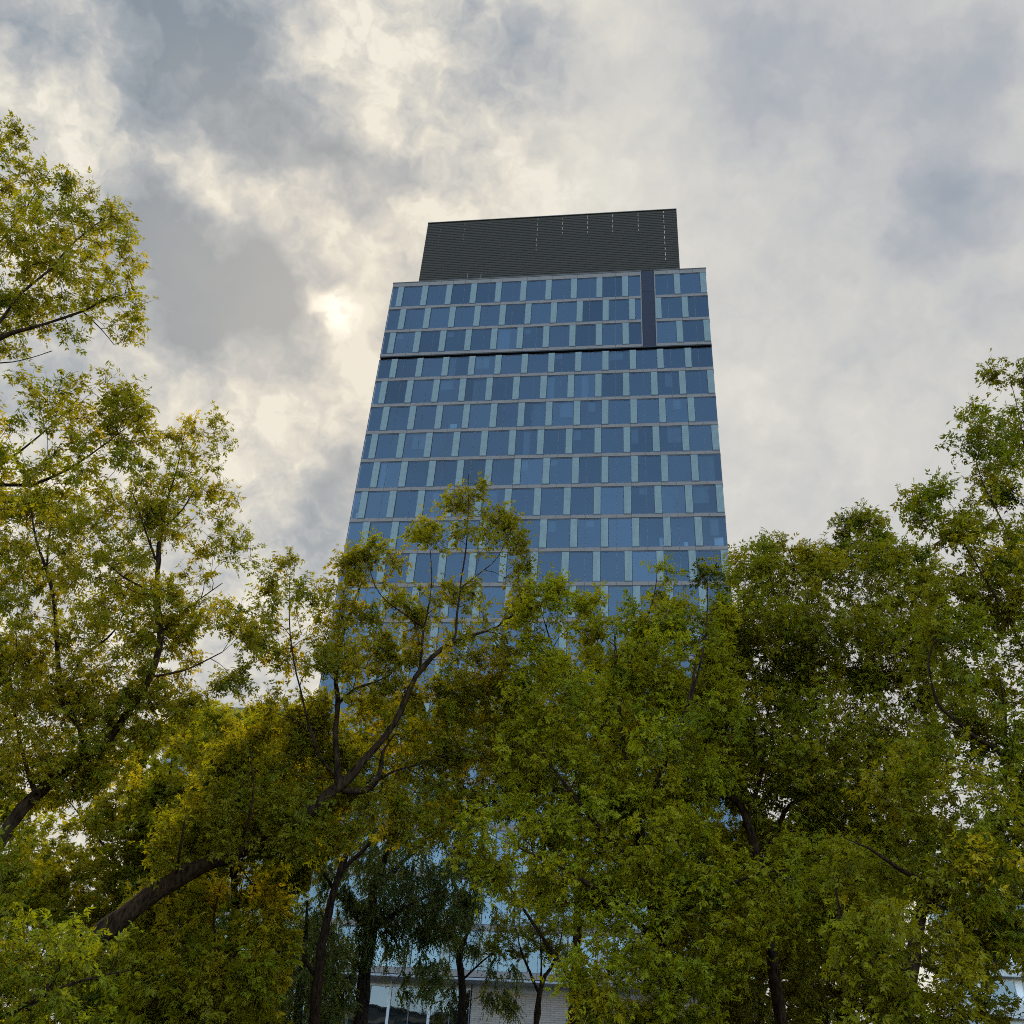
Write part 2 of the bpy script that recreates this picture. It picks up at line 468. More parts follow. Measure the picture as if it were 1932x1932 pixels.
def quad_mesh(name, V, F, mats, midx=None, tint=None, smooth=False):
    V = np.concatenate(V).astype(np.float32); F = np.concatenate(F).astype(np.int32)
    me = bpy.data.meshes.new(name)
    me.vertices.add(len(V)); me.vertices.foreach_set("co", V.ravel())
    me.loops.add(F.size); me.loops.foreach_set("vertex_index", F.ravel())
    me.polygons.add(len(F)); me.polygons.foreach_set("loop_start", np.arange(len(F), dtype=np.int32) * 4)
    me.polygons.foreach_set("loop_total", np.full(len(F), 4, np.int32))
    for m in mats: me.materials.append(MAT[m])
    if midx is not None: me.polygons.foreach_set("material_index", midx.astype(np.int32))
    me.polygons.foreach_set("use_smooth", np.full(len(F), smooth, bool))
    if tint is not None:
        at_ = me.attributes.new("leaf_tint", "FLOAT_COLOR", "FACE")
        at_.data.foreach_set("color", tint.astype(np.float32).ravel())
    me.update(calc_edges=True)
    return me

def smooth_path(pts, step):
    """Catmull-Rom through control points (x,y,z,r)"""
    P = np.asarray(pts, float)
    P = np.vstack([2 * P[0] - P[1], P, 2 * P[-1] - P[-2]])
    out = []
    for i in range(1, len(P) - 2):
        L = np.linalg.norm(P[i + 1, :3] - P[i, :3]); n = max(2, int(L / step))
        t = np.linspace(0, 1, n, endpoint=False)[:, None]
        a, b, c, d = P[i - 1], P[i], P[i + 1], P[i + 2]
        out.append(0.5 * (2 * b + (c - a) * t + (2 * a - 5 * b + 4 * c - d) * t ** 2 + (3 * b - a - 3 * c + d) * t ** 3))
    out.append(P[-2][None])
    q = np.vstack(out); q[:, 3] = np.maximum(q[:, 3], 0.008)
    return q

def in_poly(pts, poly):
    x, y = pts[:, 0], pts[:, 1]; r = np.zeros(len(pts), bool); n = len(poly)
    for i in range(n):
        x1, y1 = poly[i]; x2, y2 = poly[(i + 1) % n]
        c = ((y1 > y) != (y2 > y)) & (x < (x2 - x1) * (y - y1) / (y2 - y1 + 1e-12) + x1)
        r ^= c
    return r

def edge_dist(pts, poly):
    d = np.full(len(pts), 1e9); n = len(poly)
    for i in range(n):
        a = np.array(poly[i], float); b = np.array(poly[(i + 1) % n], float); ab = b - a
        t = np.clip(((pts - a) @ ab) / (ab @ ab), 0, 1)
        d = np.minimum(d, np.linalg.norm(pts - a - t[:, None] * ab, axis=1))
    return d

def rnd_dir(n):
    v = RNG.standard_normal((n, 3)); return v / np.linalg.norm(v, axis=1)[:, None]
def unit(v): return v / (np.linalg.norm(v, axis=1)[:, None] + 1e-9)

KIND = {
    # leaflet length, width, twigs per tip, twig length, leaves per twig, leaflets per leaf, droop
    "maple": dict(L=.108, Wd=.043, tw=5, tl=(.22, .62), lv=4, lf=5, droop=.45),
    "near": dict(L=.098, Wd=.037, tw=5, tl=(.20, .50), lv=4, lf=5, droop=.55),
    "far": dict(L=.150, Wd=.060, tw=5, tl=(.25, .65), lv=5, lf=5, droop=.45),
    "birch": dict(L=.080, Wd=.052, tw=6, tl=(.35, .95), lv=16, lf=1, droop=1.2),
}
STAT = {"leaves": 0}

def leaves_at(tips, dirs, tint_tip, kind, colors):
    """sprays of leaves; returns leaf quads, tints and the twig tubes"""
    K = KIND[kind]; n = len(tips); tw = K["tw"]
    P = np.repeat(tips, tw, 0); D = np.repeat(dirs, tw, 0); tt = np.repeat(tint_tip, tw)
    up = np.array([0, 0, 1.0])
    if kind == "birch": d = unit(D * .3 + rnd_dir(len(P)) * .6 - up * .9)
    else: d = unit(D * .6 + rnd_dir(len(P)) * .85 + up * .22)
    l = RNG.uniform(*K["tl"], len(P))[:, None]
    E = P + d * l
    # twigs: three-sided slivers
    a = unit(np.cross(d, rnd_dir(len(P)))) * .0045; b = unit(np.cross(d, a)) * .0045
    tv = np.stack([P + a, P - .5 * a + .87 * b, P - .5 * a - .87 * b, E + .3 * a, E - .15 * a + .26 * b, E - .15 * a - .26 * b], 1).reshape(-1, 3)
    i = np.arange(len(P))[:, None] * 6
    tf = np.concatenate([i + np.array([[0, 1, 4, 3]]), i + np.array([[1, 2, 5, 4]]), i + np.array([[2, 0, 3, 5]])])
    # compound leaves along the twigs
    lv = K["lv"]
    f = (np.arange(lv) + RNG.uniform(.2, .9, (len(P), lv))) / lv
    Q = (P[:, None] + d[:, None] * (l * f)[..., None]).reshape(-1, 3)
    dd = np.repeat(d, lv, 0); t2 = np.repeat(tt, lv)
    m = len(Q)
    rd = unit(dd * .45 + rnd_dir(m) * .85 - up * K["droop"] * RNG.uniform(.3, 1.3, (m, 1)))
    nrm = unit(up * .8 + rnd_dir(m) * .7); nrm = unit(nrm - (nrm * rd).sum(1)[:, None] * rd)
    sd = np.cross(rd, nrm)
    if K["lf"] == 1:
        B = Q + rd * .02; LD = rd; SD = sd; NR = nrm; t3 = t2; sc = RNG.uniform(.7, 1.25, (m, 1))
    else:
        rl = RNG.uniform(.07, .13, (m, 1))
        Bs, Ls = [], []
        for fr, an in ((1.0, 0), (.95, .85), (.95, -.85), (.45, 1.0), (.45, -1.0)):
            Bs.append(Q + rd * rl * fr)
            aa = an + RNG.normal(0, .2, (m, 1))
            Ls.append(unit(rd * np.cos(aa) + sd * np.sin(aa) - up * .25 * RNG.uniform(0, 1.5, (m, 1)) + rnd_dir(m) * .12))
        B = np.concatenate(Bs); LD = np.concatenate(Ls); NR = np.tile(nrm, (5, 1)); t3 = np.tile(t2, 5)
        NR = unit(NR + rnd_dir(len(B)) * .35); NR = unit(NR - (NR * LD).sum(1)[:, None] * LD); SD = np.cross(LD, NR)
        sc = RNG.uniform(.5, 1.32, (len(B), 1))
    L = K["L"] * sc; Wd = K["Wd"] * sc * RNG.uniform(.85, 1.2, (len(B), 1))
    mid = B + LD * L * .42 - NR * Wd * .14
    tip = B + LD * L - NR * L * .10
    lvq = np.stack([B, mid + SD * Wd * .5 + NR * Wd * .22, tip, mid - SD * Wd * .5 + NR * Wd * .22], 1).reshape(-1, 3)
    nl = len(B); STAT["leaves"] += nl
    lf = np.arange(nl * 4).reshape(-1, 4)
    # leaf colour: each spray leans green, gold or rusty; each leaf varies a little
    c0, c1, c2 = (np.array(c) for c in colors)
    w = np.clip(t3 + RNG.normal(0, .14, nl), -1, 1)[:, None]
    col = np.where(w < 0, c0 + (c1 - c0) * (-w), c0 + (c2 - c0) * w) * RNG.uniform(.80, 1.20, (nl, 1)) * (1 + .9 * (t3[:, None] * t3[:, None] - .10) * np.sign(t3[:, None] + .12))
    tint = np.concatenate([col, np.ones((nl, 1))], 1)
    return lvq, lf, tint, tv, tf

def make_tree(name, label, limbs, crowns, kind="maple", colors=None, lai=2.0, bark="bark", base=None, group="trees in front of the tower", fat=1.0):
    """limbs: lists of (u, v, Y, radius); the first is the trunk, from its foot up. crowns: (outline, Y, depth, lai)"""
    L3 = []
    for i, lb in enumerate(limbs):
        pts = [(*at(u, v, Y), r * fat) for u, v, Y, r in lb]
        if i == 0:
            p0 = pts[0]
            bx, by = base if base else (p0[0], p0[1])
            if p0[2] > 0.3:
                pts = [(bx, by, -0.1, p0[3] * 1.35), (bx + (p0[0] - bx) * .25, by + (p0[1] - by) * .25, p0[2] * .38, p0[3] * 1.12)] + pts
            foot = (pts[0][0], pts[0][1], 0.0)
        L3.append(smooth_path(pts, .30))
    root = empty(name, foot); tag(root, label, "tree", group)
    F0 = np.array(foot)
    nodes = np.vstack([p[:, :3] for p in L3]); ndir = np.vstack([unit(np.gradient(p[:, :3], axis=0)) for p in L3])
    nrad = np.concatenate([p[:, 3] for p in L3])
    # trunk base is not a place to hang twigs on
    for i, p in enumerate(L3):
        V, F = [], []
        q = p.copy()
        jit = np.cumsum(RNG.normal(0, .020, (len(q), 3)), 0); jit -= np.linspace(0, 1, len(q))[:, None] * jit[-1]
        q[:, :3] += jit * np.minimum(1, q[:, 3:4] / .08)
        tube(q[:, :3] - F0, q[:, 3] * (1 + RNG.normal(0, .06, len(q))) * (1 + .28 * (RNG.random(len(q)) < .07)), 12 if q[0, 3] > .1 else 8, V, F, wob=.035)
        me = quad_mesh("trunk" if i == 0 else "limb", V, F, [bark], smooth=True)
        link(bpy.data.objects.new("trunk" if i == 0 else "limb", me), root)
    K = KIND[kind]
    la = K["L"] * K["Wd"] * .5
    per_tip = K["tw"] * K["lv"] * K["lf"]
    allt, allc, alls = [], [], []
    for cr in crowns:
        poly, Y0, dep = cr[0], cr[1], cr[2]
        cl = (cr[3] if len(cr) > 3 else lai) * 2.6
        pl = np.array(poly, float); pl = pl.mean(0) + (pl - pl.mean(0)) * 1.05; poly = [tuple(a) for a in pl]
        lo, hi = pl.min(0), pl.max(0)
        x, y = pl[:, 0], pl[:, 1]
        area = .5 * abs(np.dot(x, np.roll(y, -1)) - np.dot(y, np.roll(x, -1)))
        c = pl.mean(0); depth = at(c[0], c[1], Y0) - EYE
        mpp = (depth @ FW) / (FPX * 1932)
        nt_ = int(area * mpp * mpp * cl / la / per_tip) + 3
        per = 3 if kind == "near" else 5
        nc = max(2, nt_ // per)
        cand = RNG.uniform(lo, hi, (nc * 14 + 60, 2)); cand = cand[in_poly(cand, poly)][:nc]
        e = edge_dist(cand, poly) * mpp
        hd = np.minimum(dep, e * 1.1 + .25)
        Ys = Y0 + RNG.uniform(-1, 1, len(cand)) * hd
        C = np.array([at(a[0], a[1], b) for a, b in zip(cand, Ys)])
        sig = np.clip(e * .5, .14, .52) * RNG.uniform(.7, 1.15, len(C))
        tipn = max(1, round(nt_ / max(1, len(C))))
        T = np.repeat(C, tipn, 0) + RNG.standard_normal((len(C) * tipn, 3)) * np.repeat(sig, tipn)[:, None] * np.array([1, 1, .75])
        allt.append(T); allc.append(np.repeat(RNG.normal(0, .34, len(C)), tipn))
    T = np.concatenate(allt); TC = np.concatenate(allc)
    keep = T[:, 2] > .5
    T, TC = T[keep], TC[keep]
    # grow: join every tip to the nearest fitting node, nearest tips first
    d0 = np.array([np.min(((nodes - t) ** 2).sum(1)) for t in T])
    order = np.argsort(d0)
    cap = len(nodes) + len(T) * 8 + 10
    ND = np.zeros((cap, 3)); NR_ = np.zeros(cap); NX = np.zeros((cap, 3)); n = len(nodes)
    ND[:n] = nodes; NR_[:n] = nrad; NX[:n] = ndir
    pen = np.zeros(cap); pen[:n] = np.where(nodes[:, 2] < 1.8, 3.0, 0.0)
    V, F = [], []
    tipdir = np.zeros_like(T); TT = T.copy()
    for t in order:
        p = T[t]; v = p - ND[:n]; ds = np.sqrt((v * v).sum(1)) + 1e-6
        cosf = (v * NX[:n]).sum(1) / ds
        cost = ds * (1.45 - .6 * cosf) + pen[:n] - np.minimum(NR_[:n], .04) * 2.0
        b = int(np.argmin(cost)); q = ND[b]; dist = ds[b]
        ns = int(np.clip(dist / .35, 2, 7))
        s = np.linspace(0, 1, ns + 1)[:, None]
        sd = NX[b] * .7 + v[b] / dist * .6
        c1 = q + sd / np.linalg.norm(sd) * dist * .42
        c2 = q + (p - q) * .72 + np.array([0, 0, -.05 * dist])
        path = q * (1 - s) ** 3 + 3 * c1 * s * (1 - s) ** 2 + 3 * c2 * s * s * (1 - s) + p * s ** 3
        path[1:-1] += RNG.normal(0, .02 * min(1, dist), (ns - 1, 3))
        r0 = min(NR_[b] * .8, .008 + .015 * dist ** .9); r0 = max(r0, .006)
        rad = r0 + (.0055 - r0) * s[:, 0] ** .8
        tube(path - F0, rad, 5 if r0 > .02 else 4, V, F)
        g = unit(np.gradient(path, axis=0))
        k = min(ns, cap - n - 1)
        ND[n:n + k] = path[1:k + 1]; NR_[n:n + k] = rad[1:k + 1]; NX[n:n + k] = g[1:k + 1]; n += k
        tipdir[t] = g[-1]
    lvq, lf, tint, tv, tf = leaves_at(TT - F0, tipdir, TC, kind, colors)
    off = sum(len(x) for x in V); nb = sum(len(x) for x in F)
    V += [tv, lvq]; F += [tf + off, lf + off + len(tv)]
    nlf = len(lf); ntw = nb + len(tf)
    midx = np.concatenate([np.zeros(ntw, np.int32), np.ones(nlf, np.int32)])
    tn = np.concatenate([np.ones((ntw, 4)), tint])
    me = quad_mesh("crown", V, F, [bark, "leaf"], midx, tn)
    link(bpy.data.objects.new("crown", me), root)
    print(name, len(T), "tips", nlf, "leaves")
    return root

# leaf colours: (usual, greener, gold / rusty)
OLIVE = ((.152, .128, .003), (.108, .124, .004), (.182, .122, .003))
GREEN = ((.168, .148, .003), (.108, .136, .004), (.196, .132, .003))
LIME = ((.200, .182, .003), (.142, .168, .004), (.215, .158, .003))
BIRCH = ((.092, .112, .026), (.072, .104, .034), (.145, .125, .009))
FRESH = ((.120, .122, .004), (.086, .114, .005), (.150, .120, .004))
RUST = ((.122, .098, .004), (.090, .100, .005), (.155, .088, .004))

# 1 the leaning tree in the middle
Y = 24.0
make_tree("maple_tree", "big maple with a long trunk leaning right and forking before the tower", [
    [(40, 1960, Y, .45), (150, 1800, Y, .42), (330, 1660, Y, .37), (450, 1605, Y, .31), (560, 1550, Y, .27), (640, 1488, Y, .22), (700, 1422, Y, .15), (741, 1369, Y, .13), (772, 1300, Y, .12), (800, 1258, Y, .11), (849, 1217, Y, .085), (887, 1203, Y + .2, .07), (955, 1173, Y + .4, .045), (1010, 1100, Y + .5, .02)],
    [(640, 1490, Y, .15), (637, 1436, Y - .1, .135), (632, 1373, Y - .2, .125), (634, 1332, Y - .2, .115), (634, 1242, Y - .1, .10), (647, 1190, Y, .075), (662, 1150, Y, .05), (690, 1080, Y + .1, .022)],
    [(634, 1336, Y - .2, .08), (653, 1313, Y - .3, .065), (678, 1298, Y - .4, .055), (708, 1288, Y - .4, .04), (740, 1270, Y - .5, .02)],
    [(849, 1217, Y, .07), (860, 1196, Y, .062), (862, 1159, Y, .055), (868, 1110, Y + .1, .045), (880, 1030, Y + .2, .032), (884, 950, Y + .2, .018), (884, 895, Y + .2, .009)],
    [(793, 1267, Y, .07), (797, 1223, Y - .3, .06), (799, 1184, Y - .4, .052), (806, 1159, Y - .5, .04), (814, 1107, Y - .5, .028), (812, 1040, Y - .5, .015)],
    [(799, 1184, Y - .4, .042), (765, 1160, Y - .6, .036), (733, 1138, Y - .8, .032), (707, 1107, Y - .9, .025), (695, 1060, Y - .9, .014)],
    [(868, 1110, Y + .1, .035), (900, 1085, Y + .3, .028), (940, 1050, Y + .5, .02), (965, 985, Y + .6, .01)],
    [(645, 1495, Y + .1, .15), (689, 1492, Y + .3, .14), (716, 1461, Y + .5, .12), (722, 1419, Y + .6, .07), (745, 1385, Y + .6, .03)],
    [(690, 1490, Y + .3, .07), (741, 1457, Y, .05), (793, 1442, Y - .3, .04), (840, 1425, Y - .6, .028), (900, 1405, Y - .8, .015)],
    [(640, 1470, Y, .06), (600, 1425, Y - .5, .045), (580, 1370, Y - .8, .03), (520, 1345, Y - 1, .015)],
    [(600, 1425, Y - .5, .06), (570, 1320, Y - 1, .045), (548, 1200, Y - 1.2, .03), (546, 1090, Y - 1.2, .01)],
    [(450, 1605, Y, .08), (470, 1540, Y - .8, .05), (478, 1480, Y - 1.2, .03), (470, 1410, Y - 1.5, .015)],
    [(330, 1655, Y, .07), (340, 1600, Y - 1, .04), (350, 1540, Y - 1.4, .02)],
], [
    ([(884, 875), (915, 905), (905, 975), (950, 955), (965, 985), (1000, 1010), (985, 1060), (1030, 1090), (1015, 1150), (960, 1130), (920, 1080), (890, 1060), (870, 1090), (850, 1040), (862, 985), (850, 955)], Y + .2, 1.1, 1.35),
    ([(745, 970), (765, 985), (800, 955), (830, 975), (845, 1040), (815, 1070), (780, 1030), (750, 1020), (735, 1000)], Y - .5, .7, 1.0),
    ([(680, 1035), (745, 1040), (790, 1080), (800, 1150), (760, 1180), (700, 1150), (660, 1190), (640, 1140), (655, 1080)], Y - .3, 1.0, 1.9),
    ([(810, 1090), (860, 1100), (940, 1110), (1010, 1160), (990, 1240), (900, 1280), (820, 1300), (770, 1240), (790, 1150)], Y + .2, 1.2, 1.25),
    ([(640, 1180), (720, 1200), (760, 1260), (740, 1330), (660, 1300), (600, 1330), (590, 1240)], Y - .2, 1.2, 1.7),
    ([(560, 1330), (660, 1310), (760, 1300), (860, 1290), (960, 1270), (1010, 1350), (980, 1420), (880, 1450), (760, 1450), (650, 1440), (560, 1430), (500, 1400)], Y + 1.2, 1.6, 2.4),
    ([(500, 1350), (600, 1360), (640, 1440), (600, 1530), (500, 1590), (420, 1620), (330, 1680), (300, 1610), (380, 1500), (430, 1420)], Y + 1.0, 1.3, 3.2),
    ([(300, 1560), (380, 1520), (470, 1500), (560, 1490), (560, 1540), (430, 1590), (320, 1640)], Y - .5, .6, 1.2),
    ([(500, 1075), (545, 1050), (575, 1110), (640, 1075), (650, 1200), (620, 1330), (520, 1345), (500, 1240), (475, 1180)], Y - 1.2, 1.2, 1.15),
    ([(70, 1830), (170, 1750), (270, 1725), (250, 1790), (130, 1890)], Y - .8, .4, 1.3),
    ([(420, 1580), (520, 1545), (610, 1510), (600, 1570), (480, 1630)], Y - .8, .5, 1.4),
    ([(640, 1500), (720, 1480), (800, 1470), (860, 1520), (800, 1590), (700, 1570), (600, 1600), (520, 1650), (480, 1620), (560, 1560)], Y + .6, 1.0, 2.0),
], "maple", OLIVE, fat=.58, base=(at(40, 1960, Y)[0] - 1.9, Y))

# 2 the big maple on the left
Y = 20.5
make_tree("maple_tree", "tall maple at the left whose trunk curves up into an upright fork", [
    [(-40, 1650, Y, .22), (20, 1560, Y, .21), (67, 1502, Y, .20), (117, 1456, Y, .19), (160, 1424, Y, .18), (207, 1392, Y, .155), (247, 1332, Y, .14), (283, 1276, Y, .13), (300, 1196, Y, .12), (293, 1122, Y, .105), (295, 1056, Y, .09), (300, 1006, Y, .075), (312, 950, Y, .05), (335, 880, Y, .025), (350, 810, Y, .01)],
    [(163, 1419, Y, .11), (150, 1370, Y - .2, .10), (113, 1299, Y - .4, .09), (107, 1172, Y - .5, .075), (90, 1089, Y - .5, .06), (70, 1029, Y - .5, .045), (60, 972, Y - .5, .03), (55, 900, Y - .5, .015)],
    [(90, 1090, Y - .5, .045), (93, 1016, Y - .8, .035), (108, 960, Y - 1, .022), (130, 900, Y - 1, .012)],
    [(130, 1330, Y - .3, .06), (150, 1250, Y + .3, .05), (187, 1216, Y + .6, .042), (220, 1186, Y + .8, .03), (245, 1130, Y + .9, .015)],
    [(300, 1200, Y, .055), (333, 1166, Y + .3, .042), (362, 1142, Y + .5, .032), (420, 1100, Y + .7, .015)],
    [(293, 1122, Y, .05), (233, 1089, Y - .6, .035), (190, 1050, Y - .8, .02)],
    [(295, 1056, Y, .05), (275, 1000, Y - .3, .035), (250, 930, Y - .5, .018)],
    [(300, 1006, Y, .045), (345, 960, Y + .3, .03), (380, 900, Y + .4, .015)],
    [(283, 1276, Y, .05), (350, 1265, Y + .5, .035), (420, 1230, Y + .9, .018)],
    [(67, 1502, Y, .08), (40, 1420, Y + .6, .06), (25, 1330, Y + .9, .04), (15, 1230, Y + 1, .02)],
], [
    ([(330, 810), (355, 795), (375, 820), (410, 795), (425, 850), (450, 880), (435, 930), (420, 970), (440, 1000), (400, 1050), (340, 1060), (290, 1000), (280, 900), (290, 840)], Y + .2, 1.4, .95),
    ([(400, 1050), (440, 1010), (480, 1025), (465, 1080), (470, 1150), (460, 1230), (480, 1290), (440, 1300), (380, 1290), (330, 1240), (330, 1120)], Y + .6, 1.3, 1.15),
    ([(0, 950), (60, 930), (150, 950), (270, 900), (310, 1000), (320, 1120), (290, 1260), (220, 1340), (120, 1320), (0, 1320)], Y - .2, 2.2, 1.7),
    ([(-60, 1200), (60, 1240), (200, 1320), (330, 1270), (400, 1310), (330, 1360), (230, 1440), (120, 1500), (-60, 1500)], Y + .5, 2.0, 2.5),
], "near", OLIVE, lai=1.2, fat=.66, base=(at(-40, 1650, Y)[0] - 2.0, Y))

# 3 the near tree overhanging from the left edge
Y = 14.5
make_tree("maple_tree", "near maple whose dark branches reach in from the left edge of the picture", [
    [(-330, 1700, Y, .24), (-330, 1400, Y, .22), (-310, 1100, Y, .20), (-260, 900, Y, .17), (-200, 760, Y, .13), (-100, 690, Y, .10), (0, 638, Y, .075), (51, 623, Y, .062), (156, 588, Y + .2, .04), (220, 560, Y + .4, .02), (275, 585, Y + .5, .009)],
    [(-60, 665, Y, .07), (0, 607, Y - .1, .06), (39, 552, Y - .2, .052), (98, 505, Y - .3, .04), (125, 470, Y - .3, .03), (185, 420, Y - .3, .014)],
    [(-90, 690, Y, .04), (0, 685, Y - .4, .022), (40, 680, Y - .5, .016), (75, 670, Y - .5, .009), (98, 662, Y - .5, .006)],
    [(-200, 760, Y, .08), (-110, 580, Y + .3, .06), (0, 459, Y + .3, .04), (47, 396, Y + .3, .025), (94, 322, Y + .3, .012)],
    [(-150, 620, Y + .2, .05), (-70, 450, Y + .5, .03), (0, 330, Y + .6, .015)],
    [(-275, 950, Y, .11), (-150, 930, Y + .4, .08), (0, 912, Y + .6, .055), (58, 916, Y + .6, .05), (117, 892, Y + .6, .04), (172, 857, Y + .6, .028), (234, 810, Y + .6, .012)],
    [(-60, 922, Y + .5, .05), (40, 850, Y + .9, .035), (100, 800, Y + 1, .02), (150, 750, Y + 1, .01)],
    [(156, 588, Y + .2, .03), (190, 620, Y + .2, .018), (215, 650, Y + .2, .008)],
], [
    ([(-40, 250), (35, 250), (40, 300), (15, 330), (60, 370), (30, 420), (-40, 440)], Y + .4, .9, 1.5),
    ([(70, 320), (95, 300), (140, 330), (110, 370), (150, 365), (205, 365), (205, 405), (235, 430), (245, 500), (225, 560), (150, 560), (70, 520), (-40, 560), (-40, 430), (30, 400), (60, 370)], Y + .1, 1.3, 1.25),
    ([(-40, 560), (70, 540), (180, 550), (260, 560), (285, 585), (260, 600), (265, 630), (215, 655), (190, 625), (120, 635), (60, 640), (-40, 655)], Y + .2, 1.1, 1.25),
    ([(-40, 740), (30, 760), (60, 715), (95, 735), (150, 720), (160, 750), (235, 715), (260, 760), (270, 830), (245, 880), (180, 930), (80, 960), (-40, 980)], Y + .6, 1.5, 1.25),
], "near", OLIVE, lai=1.2, fat=.6)

# 4 lower left: green trees behind and under the leaning trunk
Y = 33.0
make_tree("maple_tree", "green tree standing behind the leaning trunk at the lower left", [
    [(285, 1990, Y, .20), (285, 1800, Y, .17), (288, 1640, Y, .14), (300, 1560, Y, .10), (320, 1460, Y, .05), (335, 1380, Y, .02)],
    [(286, 1720, Y, .10), (230, 1640, Y + .5, .07), (170, 1560, Y + .9, .04), (120, 1500, Y + 1, .015)],
    [(288, 1640, Y, .10), (360, 1540, Y - .6, .06), (430, 1450, Y - 1, .03), (480, 1390, Y - 1, .012)],
], [
    ([(330, 1350), (420, 1340), (500, 1370), (560, 1440), (540, 1540), (450, 1600), (330, 1640), (270, 1560), (290, 1440)], Y, 3.0, 3.4),
    ([(-40, 1480), (80, 1520), (180, 1460), (290, 1420), (300, 1600), (220, 1720), (100, 1760), (-40, 1700)], Y, 2.5, 2.6),
    ([(150, 1720), (300, 1680), (420, 1700), (500, 1780), (500, 1960), (150, 1960)], Y + 1, 2.5, 2.6),
], "far", GREEN, fat=.75)
Y = 19.0
make_tree("maple_tree", "bushy maple low at the left corner beside the foot of the leaning trunk", [
    [(-120, 2200, Y, .18), (-110, 1980, Y, .14), (-80, 1860, Y, .10), (-30, 1770, Y, .06), (30, 1690, Y, .02)],
    [(-110, 1980, Y, .08), (40, 1900, Y, .06), (160, 1850, Y + .3, .03), (250, 1830, Y + .4, .012)],
], [
    ([(-60, 1700), (60, 1720), (160, 1750), (200, 1830), (140, 1960), (-60, 1960)], Y, 1.3, 1.9),
    ([(-60, 1560), (30, 1600), (80, 1680), (20, 1760), (-60, 1740)], Y, 1.0, 1.9),
], "maple", FRESH, fat=.75)
Y = 27.0
make_tree("young_maple_tree", "yellowing young tree under the leaning trunk at the lower left", [
    [(430, 2050, Y, .10), (425, 1900, Y, .085), (410, 1800, Y, .06), (405, 1720, Y, .03), (420, 1660, Y, .012)],
    [(420, 1870, Y, .05), (350, 1790, Y - .4, .03), (310, 1740, Y - .5, .012)],
    [(418, 1840, Y, .05), (470, 1760, Y - .3, .03), (510, 1700, Y - .4, .012)],
], [
    ([(250, 1720), (330, 1680), (440, 1650), (540, 1660), (540, 1740), (510, 1850), (500, 1960), (260, 1960), (230, 1840)], Y, 1.8, 3.2),
], "far", GREEN, fat=.75)

# 5 weeping birches before the foot of the tower
Y = 44.0
make_tree("birch_tree", "weeping birch with a thick dark trunk before the tower's foot", [
    [(676, 2000, Y, .33), (679, 1932, Y, .31), (686, 1850, Y, .28), (699, 1758, Y, .23), (706, 1680, Y, .19), (733, 1612, Y, .14), (750, 1497, Y, .08), (755, 1440, Y, .03)],
    [(699, 1758, Y, .12), (640, 1690, Y - .5, .08), (590, 1620, Y - .8, .05), (560, 1570, Y - 1, .02)],
    [(706, 1680, Y, .10), (790, 1600, Y + .5, .07), (850, 1550, Y + .8, .03)],
    [(690, 1830, Y, .10), (600, 1760, Y - .5, .06), (540, 1720, Y - .7, .03)],
    [(699, 1758, Y, .10), (770, 1710, Y - .5, .06), (830, 1680, Y - .7, .03)],
], [
    ([(640, 1480), (720, 1450), (800, 1470), (880, 1520), (900, 1620), (880, 1720), (820, 1760), (740, 1740), (660, 1700), (590, 1640), (600, 1540)], Y, 3.0, 1.75),
    ([(520, 1640), (600, 1620), (690, 1700), (700, 1800), (640, 1900), (560, 1960), (500, 1900), (490, 1760)], Y - .5, 2.5, 1.5),
    ([(730, 1730), (800, 1750), (830, 1830), (790, 1900), (740, 1850)], Y, 1.5, 1.0),
], "birch", BIRCH, bark="birchbark")
Y = 48.0
make_tree("birch_tree", "slender weeping birch in front of the lobby window", [
    [(873, 2000, Y, .20), (872, 1932, Y, .19), (872, 1850, Y, .165), (869, 1809, Y, .15), (878, 1780, Y, .11), (890, 1740, Y, .07), (905, 1660, Y, .03)],
    [(870, 1812, Y, .08), (850, 1760, Y + .4, .06), (830, 1690, Y + .6, .03)],
    [(872, 1850, Y, .06), (910, 1815, Y - .4, .04), (940, 1790, Y - .5, .02)],
], [
    ([(790, 1640), (880, 1610), (970, 1640), (990, 1720), (960, 1790), (900, 1800), (830, 1780), (780, 1730)], Y, 2.2, .8),
    ([(900, 1800), (960, 1790), (985, 1870), (950, 1920), (905, 1880)], Y, 1.0, .8),
    ([(790, 1800), (850, 1800), (850, 1940), (800, 1940)], Y, 1.0, .7),
], "birch", BIRCH, bark="birchbark")
Y = 46.0
make_tree("young_maple_tree", "slim young tree with an upright fork before the pale brick wall", [
    [(1008, 2000, Y, .17), (1011, 1932, Y, .16), (1018, 1877, Y, .15), (1028, 1840, Y, .11), (1045, 1815, Y, .08), (1060, 1760, Y, .04), (1065, 1700, Y, .02)],
    [(1018, 1877, Y, .10), (1000, 1835, Y + .3, .08), (985, 1800, Y + .4, .05), (970, 1740, Y + .5, .02)],
    [(1020, 1870, Y, .07), (1022, 1810, Y - .2, .05), (1018, 1740, Y - .3, .02)],
], [
    ([(930, 1700), (1000, 1650), (1080, 1660), (1110, 1740), (1080, 1810), (1020, 1800), (960, 1820), (920, 1770)], Y, 2.0, 1.1),
    ([(1080, 1860), (1150, 1840), (1160, 1960), (1060, 1960)], Y, 1.2, .9),
], "maple", GREEN, fat=.75)
Y = 40.0
